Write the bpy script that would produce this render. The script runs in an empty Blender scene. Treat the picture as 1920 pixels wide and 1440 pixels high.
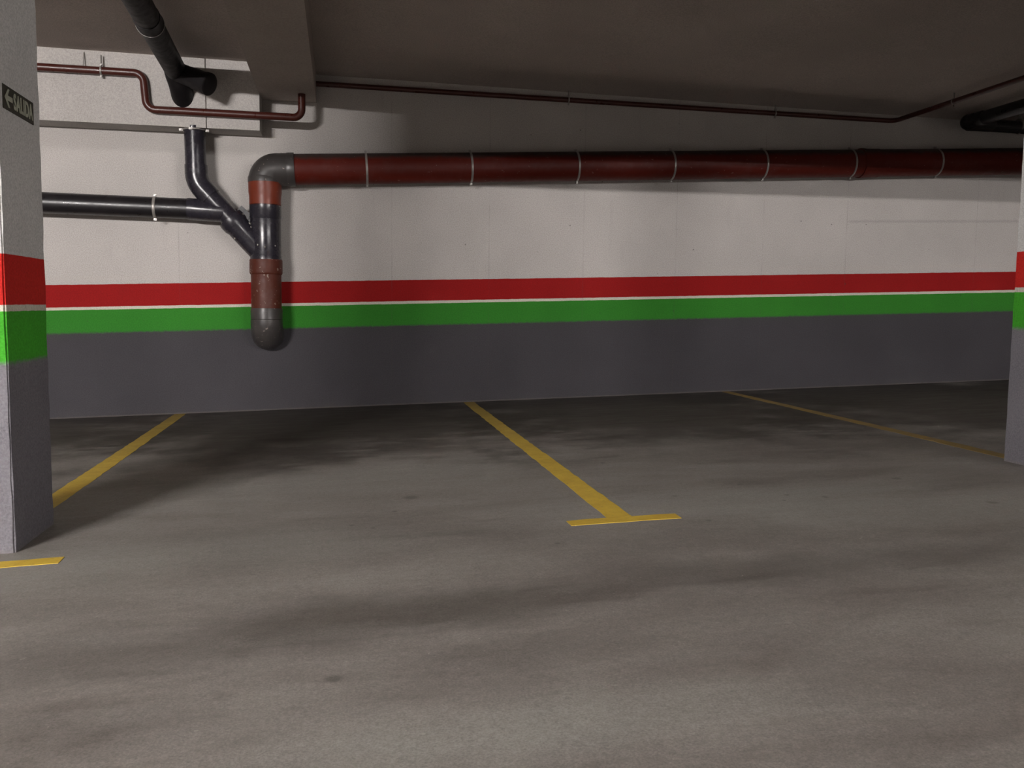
import bpy, bmesh, math, random
from mathutils import Vector, Matrix
random.seed(7)
COL = bpy.context.scene.collection
PI = math.pi

# ------------------------------------------------------------------ camera geometry
F = 1630.0; CX, CY = 960.0, 720.0
YAW = math.radians(11.2); PITCH = math.radians(5.05); ROLL = 0.0115
CAM = Vector((0, 0, 0.9))
fwd = Vector((math.sin(YAW)*math.cos(PITCH), math.cos(YAW)*math.cos(PITCH), -math.sin(PITCH)))
r0 = fwd.cross(Vector((0, 0, 1))).normalized(); u0 = r0.cross(fwd)
RT = r0*math.cos(ROLL) + u0*math.sin(ROLL)
UP = -r0*math.sin(ROLL) + u0*math.cos(ROLL)
K = 0.031          # the floor climbs gently to the right: metres per metre
V = 7.80           # distance of the back wall
def ray(x, y): return fwd + RT*((x-CX)/F) - UP*((y-CY)/F)
def onv(x, y, v):
    d = ray(x, y); return CAM + d*(v/d.y)
def onz(x, y, z):
    d = ray(x, y); return CAM + d*((z-CAM.z)/d.z)
def onfl(x, y):
    d = ray(x, y); return CAM + d*(-CAM.z/(d.z-K*d.x))
def ceil_z(u): return 2.868 - 0.009*u - 0.012

# ------------------------------------------------------------------ node helpers
class N:
    def __init__(s, name, rough=0.7, spec=0.3, metal=0.0):
        s.m = bpy.data.materials.new(name); s.m.use_nodes = True
        s.t = s.m.node_tree; s.b = s.t.nodes['Principled BSDF']
        s.b.inputs['Roughness'].default_value = rough
        s.b.inputs['Specular IOR Level'].default_value = spec
        s.b.inputs['Metallic'].default_value = metal
        s.pos = None
    def node(s, k): return s.t.nodes.new(k)
    def put(s, sock, v):
        if isinstance(v, bpy.types.NodeSocket): s.t.links.new(v, sock)
        elif isinstance(v, tuple) and len(v) == 3 and sock.type == 'RGBA': sock.default_value = (*v, 1)
        else: sock.default_value = v
    def P(s):
        if s.pos is None:
            g = s.node('ShaderNodeNewGeometry'); s.pos = g.outputs['Position']
        return s.pos
    def math(s, op, a, b=0.0, c=0.0):
        n = s.node('ShaderNodeMath'); n.operation = op
        s.put(n.inputs[0], a); s.put(n.inputs[1], b); s.put(n.inputs[2], c); return n.outputs[0]
    def sep(s):
        n = s.node('ShaderNodeSeparateXYZ'); s.put(n.inputs[0], s.P()); return n.outputs
    def scale(s, v):
        n = s.node('ShaderNodeVectorMath'); n.operation = 'MULTIPLY'
        s.put(n.inputs[0], s.P()); n.inputs[1].default_value = v; return n.outputs[0]
    def noise(s, sc, det=4, rough=0.6, vec=None, dist=0.0):
        n = s.node('ShaderNodeTexNoise'); s.put(n.inputs['Vector'], vec if vec else s.P())
        n.inputs['Scale'].default_value = sc; n.inputs['Detail'].default_value = det
        n.inputs['Roughness'].default_value = rough; n.inputs['Distortion'].default_value = dist
        return n.outputs[0]
    def mr(s, v, a, b, c=0.0, d=1.0, smooth=False):
        n = s.node('ShaderNodeMapRange'); s.put(n.inputs['Value'], v)
        if smooth: n.interpolation_type = 'SMOOTHSTEP'
        for k, x in zip(('From Min', 'From Max', 'To Min', 'To Max'), (a, b, c, d)): n.inputs[k].default_value = x
        return n.outputs[0]
    def mix(s, f, a, b, mode='MIX'):
        n = s.node('ShaderNodeMix'); n.data_type = 'RGBA'; n.blend_type = mode
        s.put(n.inputs[0], f); s.put(n.inputs[6], a); s.put(n.inputs[7], b); return n.outputs[2]
    def out(s, c):
        # every base colour is scaled down evenly to weaken the bounced light
        s.put(s.b.inputs['Base Color'], s.mix(1.0, c, (0.66, 0.66, 0.66), 'MULTIPLY')); return s.m
    def bump(s, h, st, d=0.002):
        n = s.node('ShaderNodeBump'); n.inputs['Strength'].default_value = st; n.inputs['Distance'].default_value = d
        s.put(n.inputs['Height'], h); s.t.links.new(n.outputs[0], s.b.inputs['Normal'])

def speckle(n, col, amt=0.25, sc=160):
    """fine grain of roughly plastered, cheaply painted concrete"""
    g = n.noise(sc, 2, 0.7)
    f = n.mr(g, 0.3, 0.7, 1-amt, 1+amt)
    h = n.noise(1.3, 3, 0.6)
    f = n.math('MULTIPLY', f, n.mr(h, 0.3, 0.7, 0.94, 1.06))
    c = n.node('ShaderNodeCombineColor')
    for i in range(3): n.put(c.inputs[i], f)
    return n.mix(1.0, col, c.outputs[0], 'MULTIPLY')

def paint(name, white, red, green, grey, seams=False, pits=True):
    """wall paint: white / red / white line / green / grey bands that run parallel to the sloping floor"""
    n = N(name, 0.8, 0.1)
    x, y, z = n.sep()
    w = n.math('MULTIPLY', n.math('SUBTRACT', n.noise(14, 3, 0.6), 0.5), 0.006)
    w2 = n.math('MULTIPLY', n.math('SUBTRACT', n.noise(30, 4, 0.7), 0.5), 0.030)
    s = n.math('SUBTRACT', z, n.math('MULTIPLY', x, K))
    s1 = n.math('ADD', s, w); s2 = n.math('ADD', s, w2)
    c = white
    c = n.mix(n.mr(s1, 1.112, 1.110), c, red)
    c = n.mix(n.mr(s1, 0.926, 0.924), c, (0.70, 0.66, 0.56))
    c = n.mix(n.mr(s1, 0.902, 0.900), c, green)
    c = n.mix(n.mr(s2, 0.720, 0.700), c, grey)
    c = n.mix(n.mr(s1, 0.014, 0.008, 0, 0.18), c, (0.30, 0.26, 0.21))
    if pits:
        v = n.node('ShaderNodeTexVoronoi'); n.put(v.inputs['Vector'], n.P()); v.inputs['Scale'].default_value = 9
        gate = n.mr(n.noise(5, 1), 0.56, 0.60)
        c = n.mix(n.math('MULTIPLY', n.mr(v.outputs['Distance'], 0.075, 0.045), n.math('MULTIPLY', gate, 0.6)), c, (0.06, 0.055, 0.05))
    if seams:
        # faint formwork joints
        for u in (-1.33, 0.45, 1.32, 2.2, 3.1, 3.98, 4.86, 6.3):
            d = n.math('ABSOLUTE', n.math('SUBTRACT', x, n.math('ADD', u, w)))
            c = n.mix(n.math('MULTIPLY', n.mr(d, 0.006, 0.002), n.mr(n.noise(4, 2), 0.4, 0.65, 0.03, 0.20)), c, (0.10, 0.09, 0.08))
        # horizontal day joint on the right
        d = n.math('ABSOLUTE', n.math('SUBTRACT', s, n.math('ADD', 1.62, w2)))
        m = n.math('MULTIPLY', n.mr(d, 0.02, 0.004), n.mr(x, 4.85, 4.9, 0, 0.18))
        c = n.mix(m, c, (0.12, 0.12, 0.12))
        # grime streaks low on the dado and brown smears under the boxing
        st = n.noise(2.0, 4, 0.7, vec=n.scale((3.0, 1, 0.7)))
        c = n.mix(n.math('MULTIPLY', n.mr(st, 0.60, 0.78), 0.08), c, (0.08, 0.07, 0.06))
    c = speckle(n, c, 0.22, 130)
    n.bump(n.noise(90, 3, 0.7), 0.25, 0.003)
    return n.out(c)

WHITE = (0.60, 0.565, 0.535)
M = {}
M['wall'] = paint('wall_paint', WHITE, (0.345, 0.0125, 0.0125), (0.040, 0.235, 0.026), (0.070, 0.066, 0.073), seams=True)
M['column'] = paint('column_paint', (0.72, 0.71, 0.69), (0.62, 0.028, 0.022), (0.065, 0.40, 0.030), (0.215, 0.205, 0.225), pits=False)

n = N('boxing_paint', 0.75, 0.2); M['boxing'] = n.out(speckle(n, WHITE, 0.2, 130))
n = N('ceiling_plaster', 0.85, 0.1); c = speckle(n, (0.68, 0.60, 0.55), 0.22, 120); n.bump(n.noise(110, 3), 0.4, 0.004); M['ceiling'] = n.out(c)
n = N('beam_plaster', 0.85, 0.1); c = speckle(n, (0.62, 0.55, 0.50), 0.16, 120); M['beam'] = n.out(c)

n = N('bare_concrete', 0.85, 0.1); M['bare'] = n.out(speckle(n, (0.24, 0.225, 0.205), 0.2))
# concrete floor
def floor_mat():
    n = N('power_floated_concrete', 0.62, 0.3)
    x, y, z = n.sep()
    long = n.scale((0.55, 1.5, 1))
    base = n.mix(n.mr(n.noise(1.1, 6, 0.62, long, 0.4), 0.34, 0.66), (0.235, 0.210, 0.190), (0.385, 0.362, 0.335))
    str_ = n.noise(5.5, 5, 0.65, n.scale((0.5, 2.4, 1)), 0.6)
    base = n.mix(n.mr(str_, 0.50, 0.72, 0, 0.28), base, (0.36, 0.35, 0.325))
    base = n.mix(n.mr(str_, 0.48, 0.30, 0, 0.30), base, (0.12, 0.105, 0.09))
    wob = n.noise(1.6, 4, 0.65)
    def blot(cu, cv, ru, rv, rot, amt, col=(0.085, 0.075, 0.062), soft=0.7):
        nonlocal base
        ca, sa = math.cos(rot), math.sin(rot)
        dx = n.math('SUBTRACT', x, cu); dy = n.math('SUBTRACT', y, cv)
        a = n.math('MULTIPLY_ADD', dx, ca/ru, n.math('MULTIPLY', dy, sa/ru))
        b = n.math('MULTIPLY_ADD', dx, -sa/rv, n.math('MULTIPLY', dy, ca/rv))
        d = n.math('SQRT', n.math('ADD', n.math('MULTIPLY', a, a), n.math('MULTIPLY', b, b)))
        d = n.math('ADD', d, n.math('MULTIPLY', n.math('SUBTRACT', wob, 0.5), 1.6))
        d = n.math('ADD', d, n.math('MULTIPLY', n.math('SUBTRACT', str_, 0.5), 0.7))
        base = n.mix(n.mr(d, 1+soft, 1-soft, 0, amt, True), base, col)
    # tyre-darkened tracks along the aisle
    for px, py, ru, rv, rot, amt in TRACKS:
        p = onfl(px, py); blot(p.x, p.y, ru, rv, rot, amt)
    # irregular grime per bay, darkened further to paint in the dim floor by the wall
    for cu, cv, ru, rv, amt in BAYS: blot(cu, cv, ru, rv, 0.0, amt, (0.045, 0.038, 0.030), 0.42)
    # pale worn patches; the one by the left column also paints in lit floor
    for px, py, ru, rv, amt in PALE:
        p = onfl(px, py); blot(p.x, p.y, ru, rv, 0.0, amt, (0.40, 0.395, 0.365))
    # small oil drips
    for px, py, rad in DRIPS:
        p = onfl(px, py)
        dx = n.math('SUBTRACT', x, p.x); dy = n.math('SUBTRACT', y, p.y)
        d = n.math('SQRT', n.math('ADD', n.math('MULTIPLY', dx, dx), n.math('MULTIPLY', dy, dy)))
        d = n.math('ADD', d, n.math('MULTIPLY', n.math('SUBTRACT', str_, 0.5), rad*1.5))
        base = n.mix(n.mr(d, rad, rad*0.4, 0, 0.42), base, (0.05, 0.045, 0.04))
    g = n.noise(170, 3, 0.75); g2 = n.noise(45, 3, 0.7)
    f = n.math('MULTIPLY', n.mr(g, 0.3, 0.7, 0.74, 1.26), n.mr(g2, 0.3, 0.7, 0.9, 1.1))
    c = n.node('ShaderNodeCombineColor')
    for i in range(3): n.put(c.inputs[i], f)
    base = n.mix(1.0, base, c.outputs[0], 'MULTIPLY')
    sp = n.mr(n.noise(60, 2, 0.5), 0.735, 0.76)
    base = n.mix(n.math('MULTIPLY', sp, 0.4), base, (0.6, 0.57, 0.5))
    n.bump(g, 0.2, 0.002)
    n.put(n.b.inputs['Roughness'], n.mr(str_, 0.3, 0.7, 0.5, 0.72))
    return n.out(base)
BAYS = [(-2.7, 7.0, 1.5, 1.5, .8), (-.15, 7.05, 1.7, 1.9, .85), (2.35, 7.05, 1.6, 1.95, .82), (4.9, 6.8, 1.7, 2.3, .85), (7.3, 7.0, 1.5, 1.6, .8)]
TRACKS = [(200, 1230, .55, .16, .02, .38), (640, 1165, .34, .17, .12, .50), (960, 1125, .30, .14, .08, .50),
          (1340, 1072, .40, .15, .05, .42), (1800, 1035, .7, .16, .05, .35), (60, 1380, .30, .12, 0, .3), (820, 1290, .3, .07, .1, .15),
          (800, 1003, .22, .035, 0, .22), (1000, 1220, .30, .08, 0, .25)]
PALE = [(1450, 935, .9, .25, .45), (650, 900, .9, .3, .25), (880, 1385, .35, .10, .45), (1180, 1330, .5, .12, .35), (1700, 960, .8, .2, .35), (330, 1040, .8, .25, .40)]
DRIPS = [(1548, 932, .022), (1388, 908, .018), (1680, 897, .03), (1475, 928, .016), (1470, 938, .014), (1045, 1019, .014), (770, 933, .045), (625, 1273, .022),
         (1860, 942, .03), (700, 990, .016), (740, 959, .013), (1330, 976, .02), (660, 985, .014), (1130, 868, .02), (1265, 930, .02)]
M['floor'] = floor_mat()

def plastic(name, col, rough=0.35, dust=0.5, dustcol=(0.20, 0.17, 0.155), spots=0.735, spec=0.4, settled=0.0):
    n = N(name, rough, spec)
    c = n.mix(n.mr(n.noise(7, 4, 0.65), 0.5, 0.8, 0, 0.35*dust), col, dustcol)
    if settled:
        # garage dust that has settled on the upper side of level pipes
        g = n.node('ShaderNodeNewGeometry'); q = n.node('ShaderNodeSeparateXYZ'); n.put(q.inputs[0], g.outputs['Normal'])
        up = n.math('ADD', q.outputs[2], n.math('MULTIPLY', n.math('SUBTRACT', n.noise(9, 4, 0.7), 0.5), 0.5))
        c = n.mix(n.mr(up, 0.45, 0.72, 0, settled), c, (0.045, 0.038, 0.034))
    g = n.noise(38, 2, 0.55)
    c = n.mix(n.mr(g, spots, spots+0.03, 0, 0.75*dust), c, (0.50, 0.43, 0.37))
    n.put(n.b.inputs['Roughness'], n.mr(n.noise(20, 3), 0.3, 0.7, rough-0.05, rough+0.12))
    return n.out(c)
M['orange'] = plastic('terracotta_pvc', (0.125, 0.013, 0.0065), 0.50, 0.30, spec=0.2, settled=0.85, spots=0.70)
M['orange_fit'] = plastic('terracotta_pvc_fitting', (0.21, 0.036, 0.015), 0.36, 0.35, spec=0.35)
M['orange_dusty'] = plastic('terracotta_pvc_dusty', (0.105, 0.023, 0.012), 0.5, 0.8, spots=0.66, spec=0.3)
M['grey'] = plastic('slate_grey_pvc', (0.030, 0.027, 0.036), 0.22, 0.25)
M['grey_dusty'] = plastic('slate_grey_pvc_dusty', (0.058, 0.052, 0.050), 0.36, 0.8, spots=0.69, settled=0.5)
M['grey_dark'] = plastic('dark_grey_pvc', (0.016, 0.014, 0.016), 0.30, 0.25)
M['ceiling_pipe'] = plastic('dull_dark_pvc', (0.013, 0.011, 0.012), 0.5, 0.2, spec=0.18)
M['copper'] = plastic('red_oxide_painted_steel', (0.080, 0.018, 0.012), 0.30, 0.25)
n = N('zinc_clamp', 0.35, 0.5, 0.35); M['zinc'] = n.out(n.mix(n.noise(40, 2), (0.30, 0.28, 0.26), (0.50, 0.47, 0.44)))
n = N('silicone', 0.5, 0.3); M['silicone'] = n.out(n.mix(n.noise(30, 2), (0.5, 0.48, 0.42), (0.62, 0.58, 0.5)))
n = N('yellow_road_paint', 0.6, 0.3)
yc = n.mix(n.mr(n.noise(9, 4, 0.7), 0.35, 0.7), (0.80, 0.53, 0.060), (1.0, 0.71, 0.090))
yc = n.mix(n.mr(n.noise(55, 4, 0.8), 0.56, 0.72, 0, 0.55), yc, (0.25, 0.19, 0.10))
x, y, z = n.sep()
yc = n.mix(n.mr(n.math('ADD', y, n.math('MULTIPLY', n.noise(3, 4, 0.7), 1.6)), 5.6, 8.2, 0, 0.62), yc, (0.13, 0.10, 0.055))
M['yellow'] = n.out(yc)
n = N('yellow_road_paint_worn', 0.6, 0.3)
yc = n.mix(n.mr(n.noise(11, 4, 0.7), 0.40, 0.65, 0, 0.6), (0.42, 0.28, 0.07), (0.26, 0.20, 0.12))
M['yellow_worn'] = n.out(yc)
n = N('sign_black', 0.4, 0.4); M['signbg'] = n.out(n.mix(n.noise(40, 2), (0.018, 0.018, 0.009), (0.035, 0.032, 0.017)))
n = N('sign_letters', 0.5, 0.3); M['signfg'] = n.out(n.mix(n.noise(40, 2), (0.42, 0.44, 0.34), (0.55, 0.56, 0.45)))
n = N('white_enamel', 0.4, 0.4); M['enamel'] = n.out(n.mix(n.noise(8, 2), (0.6, 0.6, 0.58), (0.7, 0.7, 0.68)))
n = N('lit_tube'); M['tube'] = n.m
n.b.inputs['Base Color'].default_value = (1, 1, 1, 1)
n.b.inputs['Emission Color'].default_value = (1.0, 0.955, 0.935, 1)
n.b.inputs['Emission Strength'].default_value = 1.0

# ------------------------------------------------------------------ mesh helpers
def build(name, bm, mat, parent=None, loc=None, smooth=False):
    """vertices are in world coordinates; the origin goes to the parent's place, or to loc"""
    org = parent_world(parent) if parent else Vector(loc or (0, 0, 0))
    bmesh.ops.recalc_face_normals(bm, faces=bm.faces)
    for v in bm.verts: v.co -= org
    me = bpy.data.meshes.new(name); bm.to_mesh(me); bm.free()
    if smooth:
        for p in me.polygons: p.use_smooth = True
        me.set_sharp_from_angle(angle=math.radians(38))
    me.materials.append(mat)
    o = bpy.data.objects.new(name, me); COL.objects.link(o)
    if parent: o.parent = parent
    else: o.location = org
    return o
def parent_world(p):
    w = Vector((0, 0, 0))
    while p: w += Vector(p.location); p = p.parent
    return w
def tag(o, label, cat, group=None):
    o['label'] = label; o['category'] = cat
    if group: o['group'] = group
    return o
def thing(name, label, cat, loc, group=None):
    o = bpy.data.objects.new(name, None); o.empty_display_size = 0.1
    COL.objects.link(o); o.location = Vector(loc); return tag(o, label, cat, group)
def struct(name, bm, mat):
    o = build(name, bm, mat); o['kind'] = 'structure'; return o

def hexa(bm, c):
    """8 corners: bottom 4 ccw, top 4 ccw"""
    v = [bm.verts.new(p) for p in c]
    for f in ((3, 2, 1, 0), (4, 5, 6, 7), (0, 1, 5, 4), (1, 2, 6, 5), (2, 3, 7, 6), (3, 0, 4, 7)):
        bm.faces.new([v[i] for i in f])
    return v
def box(bm, x0, x1, y0, y1, z0, z1, k0=0.0, k1=0.0):
    """box whose bottom / top may climb with x by k0 / k1"""
    return hexa(bm, [(x0, y0, z0+k0*x0), (x1, y0, z0+k0*x1), (x1, y1, z0+k0*x1), (x0, y1, z0+k0*x0),
              (x0, y0, z1+k1*x0), (x1, y0, z1+k1*x1), (x1, y1, z1+k1*x1), (x0, y1, z1+k1*x0)])
def bevel(bm, w, seg=2):
    bmesh.ops.bevel(bm, geom=list(bm.edges), offset=w, segments=seg, affect='EDGES', profile=0.5)

def fillet(pts, rad, seg=10):
    """round the corners of a polyline; rad: one number or one per inner corner"""
    pts = [Vector(p) for p in pts]; out = [pts[0]]
    for i in range(1, len(pts)-1):
        a, b, c = pts[i-1], pts[i], pts[i+1]
        r = rad[i-1] if isinstance(rad, (list, tuple)) else rad
        d1 = (a-b).normalized(); d2 = (c-b).normalized()
        ang = d1.angle(d2)
        if r <= 0 or ang > PI-0.02: out.append(b); continue
        t = r/math.tan(ang/2); t = min(t, (a-b).length*0.95, (c-b).length*0.95); rr = t*math.tan(ang/2)
        ctr = b + (d1+d2).normalized()*(rr/math.sin(ang/2))
        p0 = b+d1*t; p1 = b+d2*t
        v0 = p0-ctr; v1 = p1-ctr; ax = v0.cross(v1).normalized(); tot = v0.angle(v1)
        for k in range(seg+1):
            out.append(ctr + Matrix.Rotation(tot*k/seg, 3, ax) @ v0)
    out.append(pts[-1]); return out
def sweep(bm, pts, r, seg=28, cap=True):
    pts = [Vector(p) for p in pts]
    rs = list(r) if isinstance(r, (list, tuple)) else [r]*len(pts)
    T = []
    for i in range(len(pts)):
        a = pts[max(i-1, 0)]; b = pts[min(i+1, len(pts)-1)]
        if i and i < len(pts)-1:
            T.append(((pts[i]-a).normalized()+(b-pts[i]).normalized()).normalized())
        else: T.append((b-a).normalized())
    n0 = T[0].orthogonal().normalized(); rings = []
    for i, p in enumerate(pts):
        if i:
            q = T[i-1].rotation_difference(T[i]); n0 = (q @ n0); n0 = (n0 - T[i]*n0.dot(T[i])).normalized()
        b0 = T[i].cross(n0)
        rings.append([bm.verts.new(p + (n0*math.cos(2*PI*k/seg)+b0*math.sin(2*PI*k/seg))*rs[i]) for k in range(seg)])
    for i in range(len(rings)-1):
        for k in range(seg):
            bm.faces.new((rings[i][k], rings[i][(k+1) % seg], rings[i+1][(k+1) % seg], rings[i+1][k]))
    if cap:
        bm.faces.new(rings[0][::-1]); bm.faces.new(rings[-1])
def profile(bm, a, b, prof, seg=32):
    """lathe between a and b; prof = [(t 0..1, radius)]"""
    a, b = Vector(a), Vector(b); sweep_pts = [a+(b-a)*t for t, _ in prof]
    d = (b-a).normalized(); n0 = d.orthogonal().normalized(); b0 = d.cross(n0); rings = []
    for p, (_, r) in zip(sweep_pts, prof):
        rings.append([bm.verts.new(p+(n0*math.cos(2*PI*k/seg)+b0*math.sin(2*PI*k/seg))*r) for k in range(seg)])
    for i in range(len(rings)-1):
        for k in range(seg): bm.faces.new((rings[i][k], rings[i][(k+1) % seg], rings[i+1][(k+1) % seg], rings[i+1][k]))
    bm.faces.new(rings[0][::-1]); bm.faces.new(rings[-1])
def part_sweep(name, pts, r, mat, parent, seg=32):
    bm = bmesh.new(); sweep(bm, pts, r, seg); return build(name, bm, mat, parent, smooth=True)
def part_prof(name, a, b, prof, mat, parent, seg=36):
    bm = bmesh.new(); profile(bm, a, b, prof, seg); return build(name, bm, mat, parent, smooth=True)
def socket_prof(r, lip=0.006, w=0.05):
    return [(0, r+lip*.4), (0.02, r+lip), (0.12, r+lip), (0.16, r+lip*.7), (0.84, r+lip*.7), (0.88, r+lip), (0.98, r+lip), (1, r+lip*.4)]
def clamp(c, axis, r, parent, wall_v=None, up=True, w=0.009, stud=None):
    """two-piece zinc pipe clamp: band, ears with bolts, threaded stud"""
    c = Vector(c); ax = Vector(axis).normalized(); bm = bmesh.new(); bolts = []
    profile(bm, c-ax*w, c+ax*w, [(0, r-.002), (0, r+.004), (.15, r+.0055), (.85, r+.0055), (1, r+.004), (1, r-.002)], 36)
    side = Vector((0, 0, 1)) if abs(ax.z) < .7 else Vector((1, 0, 0))
    side = (side-ax*side.dot(ax)).normalized(); dep = Vector((0, 1, 0))
    dep = (dep-ax*dep.dot(ax)).normalized()
    for s in (-1, 1):
        q = c+side*s*(r+.011)
        for t in (-.006, .006):
            x = bmesh.ops.create_cube(bm, size=1)['verts']
            mt = Matrix.Translation(q+dep*t) @ Matrix((ax, side, dep)).transposed().to_4x4() @ Matrix.Diagonal((w*2, .022, .004, 1))
            bmesh.ops.transform(bm, matrix=mt, verts=x)
        bolts.append((q-dep*.016, q+dep*.016))
    if stud is not None: sweep(bm, [c+Vector(stud).normalized()*r, c+Vector(stud)], .006, 8)
    o = build('clamp', bm, M['zinc'], parent, smooth=True)
    for p, q in bolts:
        bm = bmesh.new(); sweep(bm, [p, q], .0045, 8)
        profile(bm, p-(q-p)*.08, p+(q-p)*.12, [(0, .007), (1, .007)], 6); build('bolt', bm, M['zinc'], o)
    return o

# ------------------------------------------------------------------ the setting
X0, X1, Y0 = -14.0, 14.0, -12.0
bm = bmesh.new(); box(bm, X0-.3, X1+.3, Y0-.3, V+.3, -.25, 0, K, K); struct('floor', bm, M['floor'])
bm = bmesh.new(); hexa(bm, [(X0-.3, Y0-.3, ceil_z(X0)), (X1+.3, Y0-.3, ceil_z(X1)), (X1+.3, V+.3, ceil_z(X1)), (X0-.3, V+.3, ceil_z(X0)),
                            (X0-.3, Y0-.3, 3.4), (X1+.3, Y0-.3, 3.4), (X1+.3, V+.3, 3.4), (X0-.3, V+.3, 3.4)])
struct('ceiling', bm, M['ceiling'])
def wallbox(name, x0, x1, y0, y1, mat='wall'):
    bm = bmesh.new(); box(bm, x0, x1, y0, y1, -.2, 3.3, K, 0); struct(name, bm, M[mat])
wallbox('wall_back', X0-.3, X1+.3, V, V+.3)
wallbox('wall_left', X0-.3, X0, Y0, V, 'bare')
wallbox('wall_right', X1, X1+.3, Y0, V, 'bare')
wallbox('wall_front', X0-.3, X1+.3, Y0-.3, Y0, 'bare')

# plastered boxing along the top left of the back wall, in two lengths with an open joint
BF = 7.55
uj = onv(387, 240, BF).x; ue = onv(487, 240, BF).x
zb = onv(387, 240, BF).z
bm = bmesh.new()
box(bm, X0, uj-.004, BF, V+.02, zb, 3.0); box(bm, uj+.004, ue, BF, V+.02, zb, 3.0)
box(bm, uj-.006, uj+.006, BF+.02, V, zb+.005, 2.95)
o = struct('trim_1', bm, M['boxing']); o['label'] = 'white plastered boxing along the top left of the back wall'

# shallow downstand beam running from the back wall towards the camera
pl = onv(487, 190, V); pr = onv(593, 190, V)
bz = (pl.z+pr.z)/2
bm = bmesh.new(); box(bm, ue-.005, pr.x, Y0, V+.02, bz, 3.0)
o = struct('ceiling_beam', bm, M['beam'])
# unseen deep downstand beam, inferred from shadow and extended right to shade the wall
bm = bmesh.new(); box(bm, -1.2, X1, 3.15, 3.60, 2.31, 3.0, 0.010, 0); struct('ceiling_beam', bm, M['beam'])

# ------------------------------------------------------------------ columns
def column(x0, x1, y0, y1, label):
    bm = bmesh.new(); box(bm, x0, x1, y0, y1, -.02, 2.93, K, -0.009)
    ve = [e for e in bm.edges if abs(e.verts[0].co.x-e.verts[1].co.x) < 1e-4 and abs(e.verts[0].co.y-e.verts[1].co.y) < 1e-4]
    bmesh.ops.bevel(bm, geom=ve, offset=.006, segments=2, affect='EDGES')
    # slightly rough faces and chipped arrises
    bmesh.ops.subdivide_edges(bm, edges=[e for e in bm.edges if e.calc_length() > 1], cuts=40)
    for v in bm.verts:
        if .0 < v.co.z-K*v.co.x < 2.8:
            v.co.x += random.uniform(-.0018, .0018); v.co.y += random.uniform(-.0018, .0018)
    o = build('column', bm, M['column'], loc=((x0+x1)/2, (y0+y1)/2, K*(x0+x1)/2)); return tag(o, label, 'column', 'striped concrete columns')
CL = -1.197; CF, CB = 3.48, 3.93
column(CL-.45, CL, CF, CB, 'white, red, green and grey painted column at the left edge, carrying the exit sign')
CR = 3.493
column(CR, CR+.45, 3.57, 4.02, 'white, red, green and grey painted column at the right edge, without a sign')

# ------------------------------------------------------------------ exit sign on the left column
sgn = thing('exit_sign', 'small dark exit sign reading SALIDA with a left arrow, on the left column', 'sign', (CL, 3.685, 1.645))
bm = bmesh.new(); box(bm, CL+.0005, CL+.0045, 3.525, 3.845, 1.600, 1.687); bevel(bm, .001, 1)
build('sign_board', bm, M['signbg'], sgn)
def text_mesh(body, size, off):
    cu = bpy.data.curves.new('t', 'FONT'); cu.body = body; cu.size = size; cu.offset = off; cu.extrude = .0006
    cu.align_x = 'LEFT'; cu.space_character = 1.12
    o = bpy.data.objects.new('t', cu); COL.objects.link(o)
    dg = bpy.context.evaluated_depsgraph_get(); me = bpy.data.meshes.new_from_object(o.evaluated_get(dg))
    bpy.data.objects.remove(o); return me
me = text_mesh('SALIDA', .08, .0022)
xs = [v.co.x for v in me.vertices]; ys = [v.co.y for v in me.vertices]
w, h = max(xs)-min(xs), max(ys)-min(ys); x0, y0 = min(xs), min(ys)
T0, T1, Z0, Z1 = 3.628, 3.832, 1.614, 1.675
bm = bmesh.new(); bm.from_mesh(me)
for v in bm.verts:
    a = (v.co.x-x0)/w; b = (v.co.y-y0)/h
    v.co = Vector((CL+.0052+v.co.z, T0+a*(T1-T0), Z0+b*(Z1-Z0)))
build('lettering', bm, M['signfg'], sgn)
bm = bmesh.new()   # arrow pointing left
zc = 1.6435; prof = [(3.538, 0), (3.572, .033), (3.586, .033), (3.566, .009), (3.614, .009), (3.614, -.009), (3.566, -.009), (3.586, -.033), (3.572, -.033)]
va = [bm.verts.new((CL+.0046, y, zc+z)) for y, z in prof]; vb = [bm.verts.new((CL+.0058, y, zc+z)) for y, z in prof]
nn = len(prof)
for L in (va[::-1], vb):
    bm.faces.new(L)
for i in range(nn): bm.faces.new((va[i], va[(i+1) % nn], vb[(i+1) % nn], vb[i]))
build('arrow', bm, M['signfg'], sgn)

# ------------------------------------------------------------------ floor markings
def strip(bm, pts, z0=.0, z1=.0012, jag=.004, step=.06):
    """thin painted band with slightly uneven edges; pts = centre line with half widths"""
    rows = []
    for (ax, ay, aw), (bx, by, bw) in zip(pts, pts[1:]):
        d = Vector((bx-ax, by-ay)); L = d.length; nrm = Vector((-d.y, d.x))/L; k = max(2, int(L/step))
        for i in range(k+1):
            t = i/k; c = Vector((ax, ay))+d*t; w_ = aw+(bw-aw)*t
            rows.append((c+nrm*(w_+random.uniform(-jag, jag)), c-nrm*(w_+random.uniform(-jag, jag))))
    vs = [[bm.verts.new((p.x, p.y, K*p.x+z)) for p in (a, b) for z in (z0, z1)] for a, b in rows]
    for i in range(len(vs)-1):
        a, b = vs[i], vs[i+1]
        bm.faces.new((a[1], a[3], b[3], b[1])); bm.faces.new((a[0], b[0], b[2], a[2]))
        bm.faces.new((a[0], a[1], b[1], b[0])); bm.faces.new((a[2], b[2], b[3], a[3]))
    bm.faces.new((vs[0][0], vs[0][2], vs[0][3], vs[0][1])); bm.faces.new((vs[-1][0], vs[-1][1], vs[-1][3], vs[-1][2]))
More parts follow.
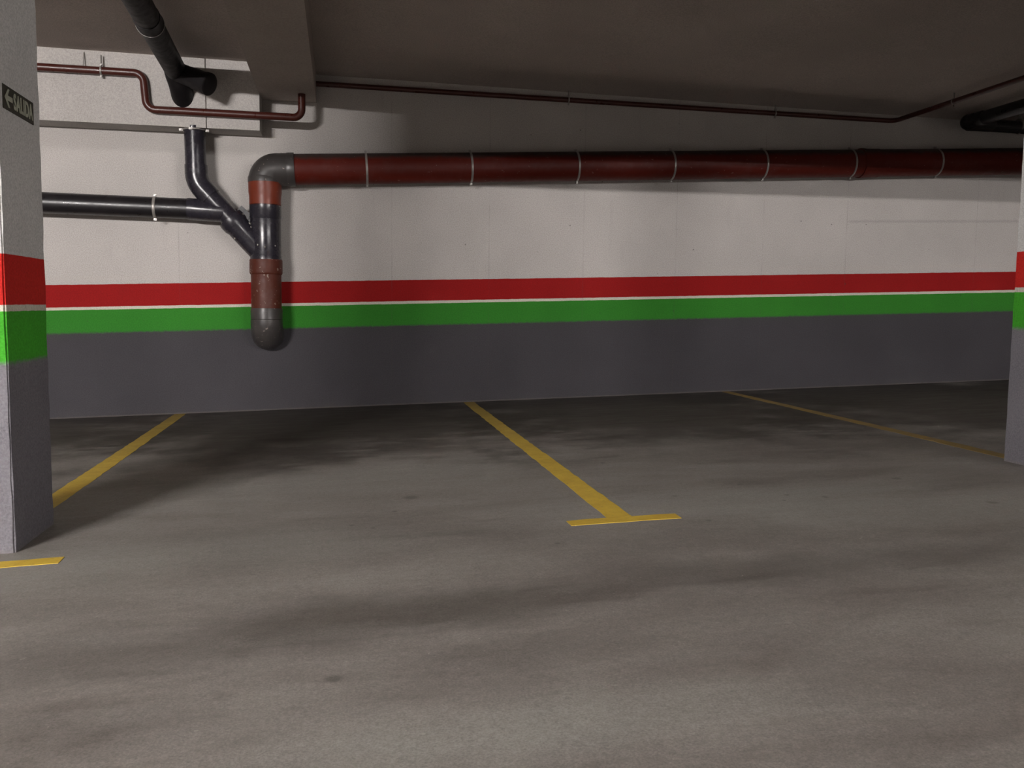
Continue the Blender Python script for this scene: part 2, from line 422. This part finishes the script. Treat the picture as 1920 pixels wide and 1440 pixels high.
def marking(name, label, long_pts, bar_pts, mat, bmat=None):
    c = long_pts[0]
    t = thing(name, label, 'parking line', (c[0], c[1], K*c[0]), 'yellow parking lines')
    bm = bmesh.new(); strip(bm, long_pts); build('bay_line', bm, mat, t)
    if bar_pts:
        bm = bmesh.new(); strip(bm, bar_pts, z1=.0016); build('end_bar', bm, bmat or mat, t)
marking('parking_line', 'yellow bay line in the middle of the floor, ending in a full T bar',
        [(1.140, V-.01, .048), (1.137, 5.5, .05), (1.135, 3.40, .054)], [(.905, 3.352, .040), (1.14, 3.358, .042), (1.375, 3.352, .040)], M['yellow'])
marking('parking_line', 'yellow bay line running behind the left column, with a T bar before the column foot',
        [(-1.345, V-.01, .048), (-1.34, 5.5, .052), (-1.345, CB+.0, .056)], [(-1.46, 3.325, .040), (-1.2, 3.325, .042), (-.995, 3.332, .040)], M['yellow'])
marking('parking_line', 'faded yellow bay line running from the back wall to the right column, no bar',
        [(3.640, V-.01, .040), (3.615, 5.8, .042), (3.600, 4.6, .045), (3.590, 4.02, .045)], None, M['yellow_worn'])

# ------------------------------------------------------------------ main drain: orange run, stack and grey fittings
PV = 7.63; R = .128
A = onv(550, 318, PV); B = onv(1900, 303, PV); dirn = (B-A).normalized()
stack_x = onv(498, 430, PV).x
hz = lambda x: A.z + (x-A.x)*dirn.z/dirn.x
def S(y, px=498): return Vector((stack_x, PV, onv(px, y, PV).z))
drain = thing('drain_pipe', 'big terracotta drain along the back wall, turning down a stack with grey fittings', 'pipe', S(655))
# horizontal pipe lengths, one joint with a coupling
J = Vector((onv(1614, 305, PV).x, PV, 0)); J.z = hz(J.x)
E1 = A+dirn*(9.2/1)
part_sweep('pipe', [A-dirn*.05, J], R, M['orange'], drain, 48)
part_sweep('pipe', [J+dirn*.002, E1], R, M['orange'], drain, 48)
part_prof('coupling', J-dirn*.02, J+dirn*.17, [(0, R), (0, R+.009), (.15, R+.012), (.35, R+.006), (1, R+.005), (1, R)], M['orange'], drain, 48)
# top elbow
ec = Vector((stack_x, PV, hz(stack_x)))
top = [A+dirn*.005, ec, S(342)]
pts = fillet(top, .150, 14)
bm = bmesh.new(); sweep(bm, pts, R+.007, 40)
profile(bm, A+dirn*.012, A-dirn*.055, [(0, R+.004), (0, R+.011), (.8, R+.011), (1, R+.006)], 40)
profile(bm, S(343), S(332), [(0, R+.004), (0, R+.010), (.8, R+.010), (1, R+.006)], 40)
build('elbow', bm, M['grey_dusty'], drain, smooth=True)
# coupling, wye, coupling, pipe, bottom elbow
part_prof('coupling', S(341), S(386), [(0, R+.003), (0, R+.007), (.45, R+.007), (.62, R+.001), (1, R+.001), (1, R-.002)], M['orange_fit'], drain, 48)
r2 = R-.003
wy = part_prof('wye_fitting', S(384.5), S(489), [(0, r2), (0, r2+.004), (.24, r2+.004), (.25, r2+.001), (.26, r2), (.9, r2), (.92, r2+.003), (1, r2+.003), (1, r2-.002)], M['grey'], drain, 48)
part_prof('coupling', S(487), S(515), [(0, R), (0, R+.004), (.08, R+.007), (.86, R+.007), (.96, R+.004), (1, R-.001)], M['orange_dusty'], drain, 48)
part_sweep('pipe', [S(513), S(581)], R-.004, M['orange_dusty'], drain, 48)
ez = S(628)
bm = bmesh.new()
pts = fillet([S(600), ez, Vector((stack_x, V+.03, ez.z))], .115, 12)
sweep(bm, pts, R+.004, 40)
profile(bm, S(578), S(602), [(0, R-.002), (0, R+.001), (.10, R+.003), (.84, R+.003), (.88, R-.002), (.94, R-.002), (1, R+.004)], 40)
build('elbow', bm, M['grey_dusty'], drain, smooth=True)
# the wye's branch arm
b0 = onv(431, 409, PV); b1 = Vector((stack_x, PV, onv(498, 482, PV).z))
bd = (b1-b0).normalized(); rb = .084
bm = bmesh.new(); profile(bm, b0, b1, [(0, rb+.004), (0, rb+.021), (.03, rb+.024), (.16, rb+.024), (.22, rb+.014), (.97, rb+.012), (1, rb)], 36)
build('branch_arm', bm, M['grey'], drain, smooth=True)
# blobs of sealant around the arm
for px, py, rr, dv in ((467, 422, .020, -.03), (470, 428, .015, -.05), (455, 403, .011, -.03), (440, 447, .006, -.11), (483, 459, .007, -.13), (497, 463, .005, -.14), (516, 461, .005, -.13)):
    bm = bmesh.new(); c = onv(px, py, PV+dv)
    x = bmesh.ops.create_icosphere(bm, subdivisions=2, radius=rr)['verts']
    bmesh.ops.transform(bm, matrix=Matrix.Translation(c) @ Matrix.Diagonal((.8, .8, 1.25, 1)), verts=x)
    build('sealant', bm, M['silicone'], drain, smooth=True)
# clip block of the arm's clamp
bm = bmesh.new()
c = onv(461, 401, PV+.02)
for dx, dz, sx, sz in ((-.03, .03, .05, .05), (.01, -.01, .07, .05), (.05, -.05, .05, .06)):
    x = bmesh.ops.create_cube(bm, size=1)['verts']
    bmesh.ops.transform(bm, matrix=Matrix.Translation(c+Vector((dx, 0, dz))) @ Matrix.Rotation(math.radians(42), 4, 'Y') @ Matrix.Diagonal((sx, .05, sz, 1)), verts=x)
build('bracket', bm, M['grey_dark'], drain)
for i, px in enumerate((687, 882, 1080, 1257, 1428, 1592, 1752)):
    p = onv(px, 317, PV); p = Vector((p.x, PV, hz(p.x)))
    clamp(p, dirn, R, drain, stud=(0, V+.0-PV, 0))

# ------------------------------------------------------------------ grey branch drain on the left
rg = .0835
br = thing('branch_pipe', 'dark grey branch drain joining the stack diagonally, with a level arm to the left column', 'pipe', onv(366, 345, PV))
t0 = onv(363, 243, PV); t0.z = zb-.0
t0.x = onv(364, 246, PV).x
k1 = Vector((t0.x+.012, PV, onv(366, 344, PV).z))
low = b0+bd*.05
# diagonal axis passes through b0 with the arm's direction
kx = b0-bd*((b0.x-k1.x)/bd.x); k1 = Vector((kx.x, PV, kx.z))
t0.x = k1.x-.008
m1 = k1+(t0-k1).normalized()*.14; m2 = k1+(b0-k1).normalized()*.16
part_sweep('pipe', [t0+Vector((0, 0, .02)), m1+Vector((0, 0, -.04))], rg, M['grey'], br, 36)
part_sweep('elbow', fillet([m1, k1, m2], .20, 10), rg+.006, M['grey'], br, 36)
part_sweep('pipe', [m2-(b0-k1).normalized()*.04, low], rg-.002, M['grey'], br, 36)
# flange clamp right under the boxing
bm = bmesh.new()
tc = Vector((t0.x, PV, zb-.014))
profile(bm, tc, tc+Vector((0, 0, .010)), [(0, rg), (0, rg+.012), (1, rg+.014), (1, rg)], 36)
for s in (-1, -.15, 1):
    q = tc+Vector((s*(rg+.018), -.02 if abs(s) > .5 else -(rg+.012), .002))
    x = bmesh.ops.create_cube(bm, size=1)['verts']
    bmesh.ops.transform(bm, matrix=Matrix.Translation(q) @ Matrix.Diagonal((.028, .02, .018, 1)), verts=x)
    sweep(bm, [q+Vector((0, -.018, 0)), q+Vector((0, .018, 0))], .006, 8)
build('flange', bm, M['zinc'], br, smooth=True)
# level arm
h0 = onv(-60, 374, PV); h1 = onv(352, 391.5, PV); hd = (h1-h0).normalized()
# meet the diagonal
h2 = onv(421, 397, PV)
part_sweep('pipe', [h0, h1+hd*.03], rg, M['grey_dark'], br, 36)
part_sweep('tee_arm', [h1, h1+hd*.012, h2], [rg+.004, rg+.006, rg+.003], M['grey'], br, 36)
hc = onv(291, 386, PV); hc = h0+hd*((hc.x-h0.x)/hd.x)
clamp(hc, hd, rg, br, stud=(0, V-PV, 0), w=.011)

# ------------------------------------------------------------------ ceiling drain running back to the boxing
ZD = 2.712; rd = .081
q0 = onz(257, 0, ZD); q1 = onz(330, 133, ZD); qd = (q1-q0).normalized()
cd = thing('ceiling_drain', 'dark grey drain hung under the ceiling, ending in a capped tee at the boxing', 'pipe', q1)
far = Vector((q1.x+qd.x*.1, 7.43, ZD)); start = q0-qd*((q0.y-3.59)/qd.y)
part_sweep('pipe', [start, q1], rd, M['ceiling_pipe'], cd, 36)
ca = onz(268, 42, ZD)
ca = q0+qd*((ca.y-q0.y)/qd.y)
part_prof('coupling', ca-qd*.14, ca+qd*.004, [(0, rd), (0, rd+.004), (.9, rd+.005), (1, rd+.008), (1, rd)], M['ceiling_pipe'], cd)
bm = bmesh.new(); profile(bm, ca+qd*.004, ca+qd*.012, [(0, rd), (0, rd+.0095), (1, rd+.0095), (1, rd)], 40)
build('seal_ring', bm, M['zinc'], cd, smooth=True)
bm = bmesh.new(); profile(bm, q1-qd*.006, q1+qd*.002, [(0, rd), (0, rd+.0065), (1, rd+.0065), (1, rd)], 40)
build('seal_ring', bm, M['zinc'], cd, smooth=True)
ebend = fillet([q1-qd*.01, Vector((far.x, 7.40, ZD-.01)), Vector((far.x+.015, 7.47, ZD-.075)), Vector((far.x+.02, 7.60, ZD-.17))], [.12, .08], 8)
part_sweep('elbow', ebend, rd+.006, M['ceiling_pipe'], cd, 36)
# capped cleanout arm
e0 = Vector((far.x+.01, 7.36, ZD-.01)); cc = onv(392, 158, 7.22)
ed = (cc-e0).normalized()
part_prof('cleanout_arm', e0, cc, [(0, rd-.005), (.5, rd-.005), (.55, rd), (1, rd)], M['ceiling_pipe'], cd)
part_prof('cleanout_cap', cc-ed*.03, cc+ed*.012, [(0, rd), (0, rd+.006), (.8, rd+.006), (.95, rd), (1, rd-.01)], M['ceiling_pipe'], cd)

# ------------------------------------------------------------------ red painted service pipe, left and right of the beam
fv = 7.512
rp = thing('service_pipe', 'thin dark red pipe stepping down across the white boxing, left of the beam', 'pipe', onv(262, 170, fv))
pp = [onv(x, y, fv) for x, y in ((-60, 117.5), (268, 137.5), (275, 205), (566, 221))]
pp.append(Vector((pp[-1].x, fv, bz+.05)))
pts = fillet(pp, [.075, .075, .07], 10)
part_sweep('pipe', pts, .0305, M['copper'], rp, 20)
c = pp[0].lerp(pp[1], 0); d = (pp[1]-pp[0]).normalized(); cl = onv(190, 132, fv); cl = pp[0]+d*((cl.x-pp[0].x)/d.x)
clamp(cl, d, .0305, rp, stud=(0, .0, .12), w=.007)
cl = onv(156, 129, fv); cl = pp[0]+d*((cl.x-pp[0].x)/d.x)
bm = bmesh.new(); sweep(bm, [cl+Vector((0, 0, .03)), cl+Vector((0, .03, .14))], .0035, 6); build('hanger', bm, M['zinc'], rp)

rv = 7.735
rp2 = thing('service_pipe', 'thin dark red pipe under the ceiling right of the beam, turning towards the camera', 'pipe', onv(1140, 193, rv))
a = onv(575, 156, rv); b = onv(1677, 227, rv)
c_ = Vector((b.x, 3.59, b.z))
part_sweep('pipe', fillet([a, b, c_], .07, 8), .0225, M['copper'], rp2, 20)
d = (b-a).normalized()
for px in (1066, 1454):
    cl = onv(px, 190, rv); cl = a+d*((cl.x-a.x)/d.x)
    clamp(cl, d, .0225, rp2, stud=(0, 0, .08), w=.006)
for yy in (6.9, 5.4):
    clamp(Vector((b.x, yy, b.z)), Vector((0, 1, 0)), .0225, rp2, stud=(0, 0, .08), w=.006)

# ------------------------------------------------------------------ dark drain at the far right, under the ceiling
k0 = onv(1816, 229, 7.45)
rr = .062
dk = thing('corner_drain', 'black drain junction under the ceiling beside the right column', 'pipe', k0)
part_sweep('pipe', [k0, Vector((k0.x, 3.59, k0.z+.005))], rr, M['grey_dark'], dk, 28)
part_sweep('pipe', [k0+Vector((.02, .0, -.015)), Vector((10.5, 7.45, k0.z-.07))], rr-.004, M['grey_dark'], dk, 28)
bm = bmesh.new(); x = bmesh.ops.create_uvsphere(bm, u_segments=24, v_segments=14, radius=rr+.012)['verts']
bmesh.ops.transform(bm, matrix=Matrix.Translation(k0), verts=x)
profile(bm, k0, k0+Vector((0, -.22, 0)), [(0, rr+.008), (.9, rr+.008), (1, rr+.001)], 28)
profile(bm, k0+Vector((.0, 0, -.01)), k0+Vector((.26, 0, -.008)), [(0, rr+.008), (.9, rr+.008), (1, rr+.001)], 28)
build('junction', bm, M['grey_dark'], dk, smooth=True)
clamp(k0+Vector((.55, 0, -.005)), Vector((1, 0, 0)), rr, dk, stud=(0, 0, .12), w=.008)

# ------------------------------------------------------------------ lamps: bare fluorescent battens under the ceiling, the far pair added as fill
def lamp(x, y, label, strength, along_x=True, L=1.2):
    z = ceil_z(x)
    t = thing('batten_lamp', label, 'ceiling lamp', (x, y, z), 'fluorescent battens')
    hx, hy = (L/2+.03, .035) if along_x else (.035, L/2+.03)
    bm = bmesh.new(); box(bm, x-hx, x+hx, y-hy, y+hy, z-.045, z+.003); bevel(bm, .006, 2); build('housing', bm, M['enamel'], t)
    d = Vector((L/2, 0, 0)) if along_x else Vector((0, L/2, 0)); c = Vector((x, y, z-.075))
    mt = M['tube'].copy(); mt.node_tree.nodes['Principled BSDF'].inputs['Emission Strength'].default_value = strength
    bm = bmesh.new(); sweep(bm, [c-d, c+d], .018, 12); build('tube', bm, mt, t, smooth=True)
    for s in (-1, 1):
        bm = bmesh.new(); q = c+d*s*1.0
        box(bm, q.x-.014, q.x+.014, q.y-.02, q.y+.02, z-.10, z-.04); build('lamp_holder', bm, M['enamel'], t)
LAMPS = [(-5.75, -4.2, 'left fluorescent batten of the pair under the ceiling behind the camera', 250, True, 1.3),
         (-4.35, -4.2, 'right fluorescent batten of the pair under the ceiling behind the camera', 250, True, 1.3),
         (5.8, -8.0, 'left fluorescent batten of the added fill pair, unseen behind the camera on its right', 150, True, 1.3),
         (9.6, -8.0, 'right fluorescent batten of the added fill pair, unseen behind the camera on its right', 150, True, 1.3)]
for a in LAMPS: lamp(*a)

# ------------------------------------------------------------------ camera, world, colour
w = bpy.data.worlds.new('World'); bpy.context.scene.world = w; w.use_nodes = True
w.node_tree.nodes['Background'].inputs[0].default_value = (0.5, 0.48, 0.46, 1)
w.node_tree.nodes['Background'].inputs[1].default_value = 0.0
cd_ = bpy.data.cameras.new('Camera'); cam = bpy.data.objects.new('Camera', cd_); COL.objects.link(cam)
m3 = Matrix((RT, UP, -fwd)).transposed()
cam.matrix_world = Matrix.Translation(CAM) @ m3.to_4x4()
cd_.sensor_fit = 'HORIZONTAL'; cd_.sensor_width = 36; cd_.lens = 36*F/1920; cd_.clip_start = .05
sc = bpy.context.scene; sc.camera = cam
vs = sc.view_settings; vs.view_transform = 'Standard'; vs.look = 'None'; vs.gamma = 1; vs.use_curve_mapping = False
vs.exposure = 4.17
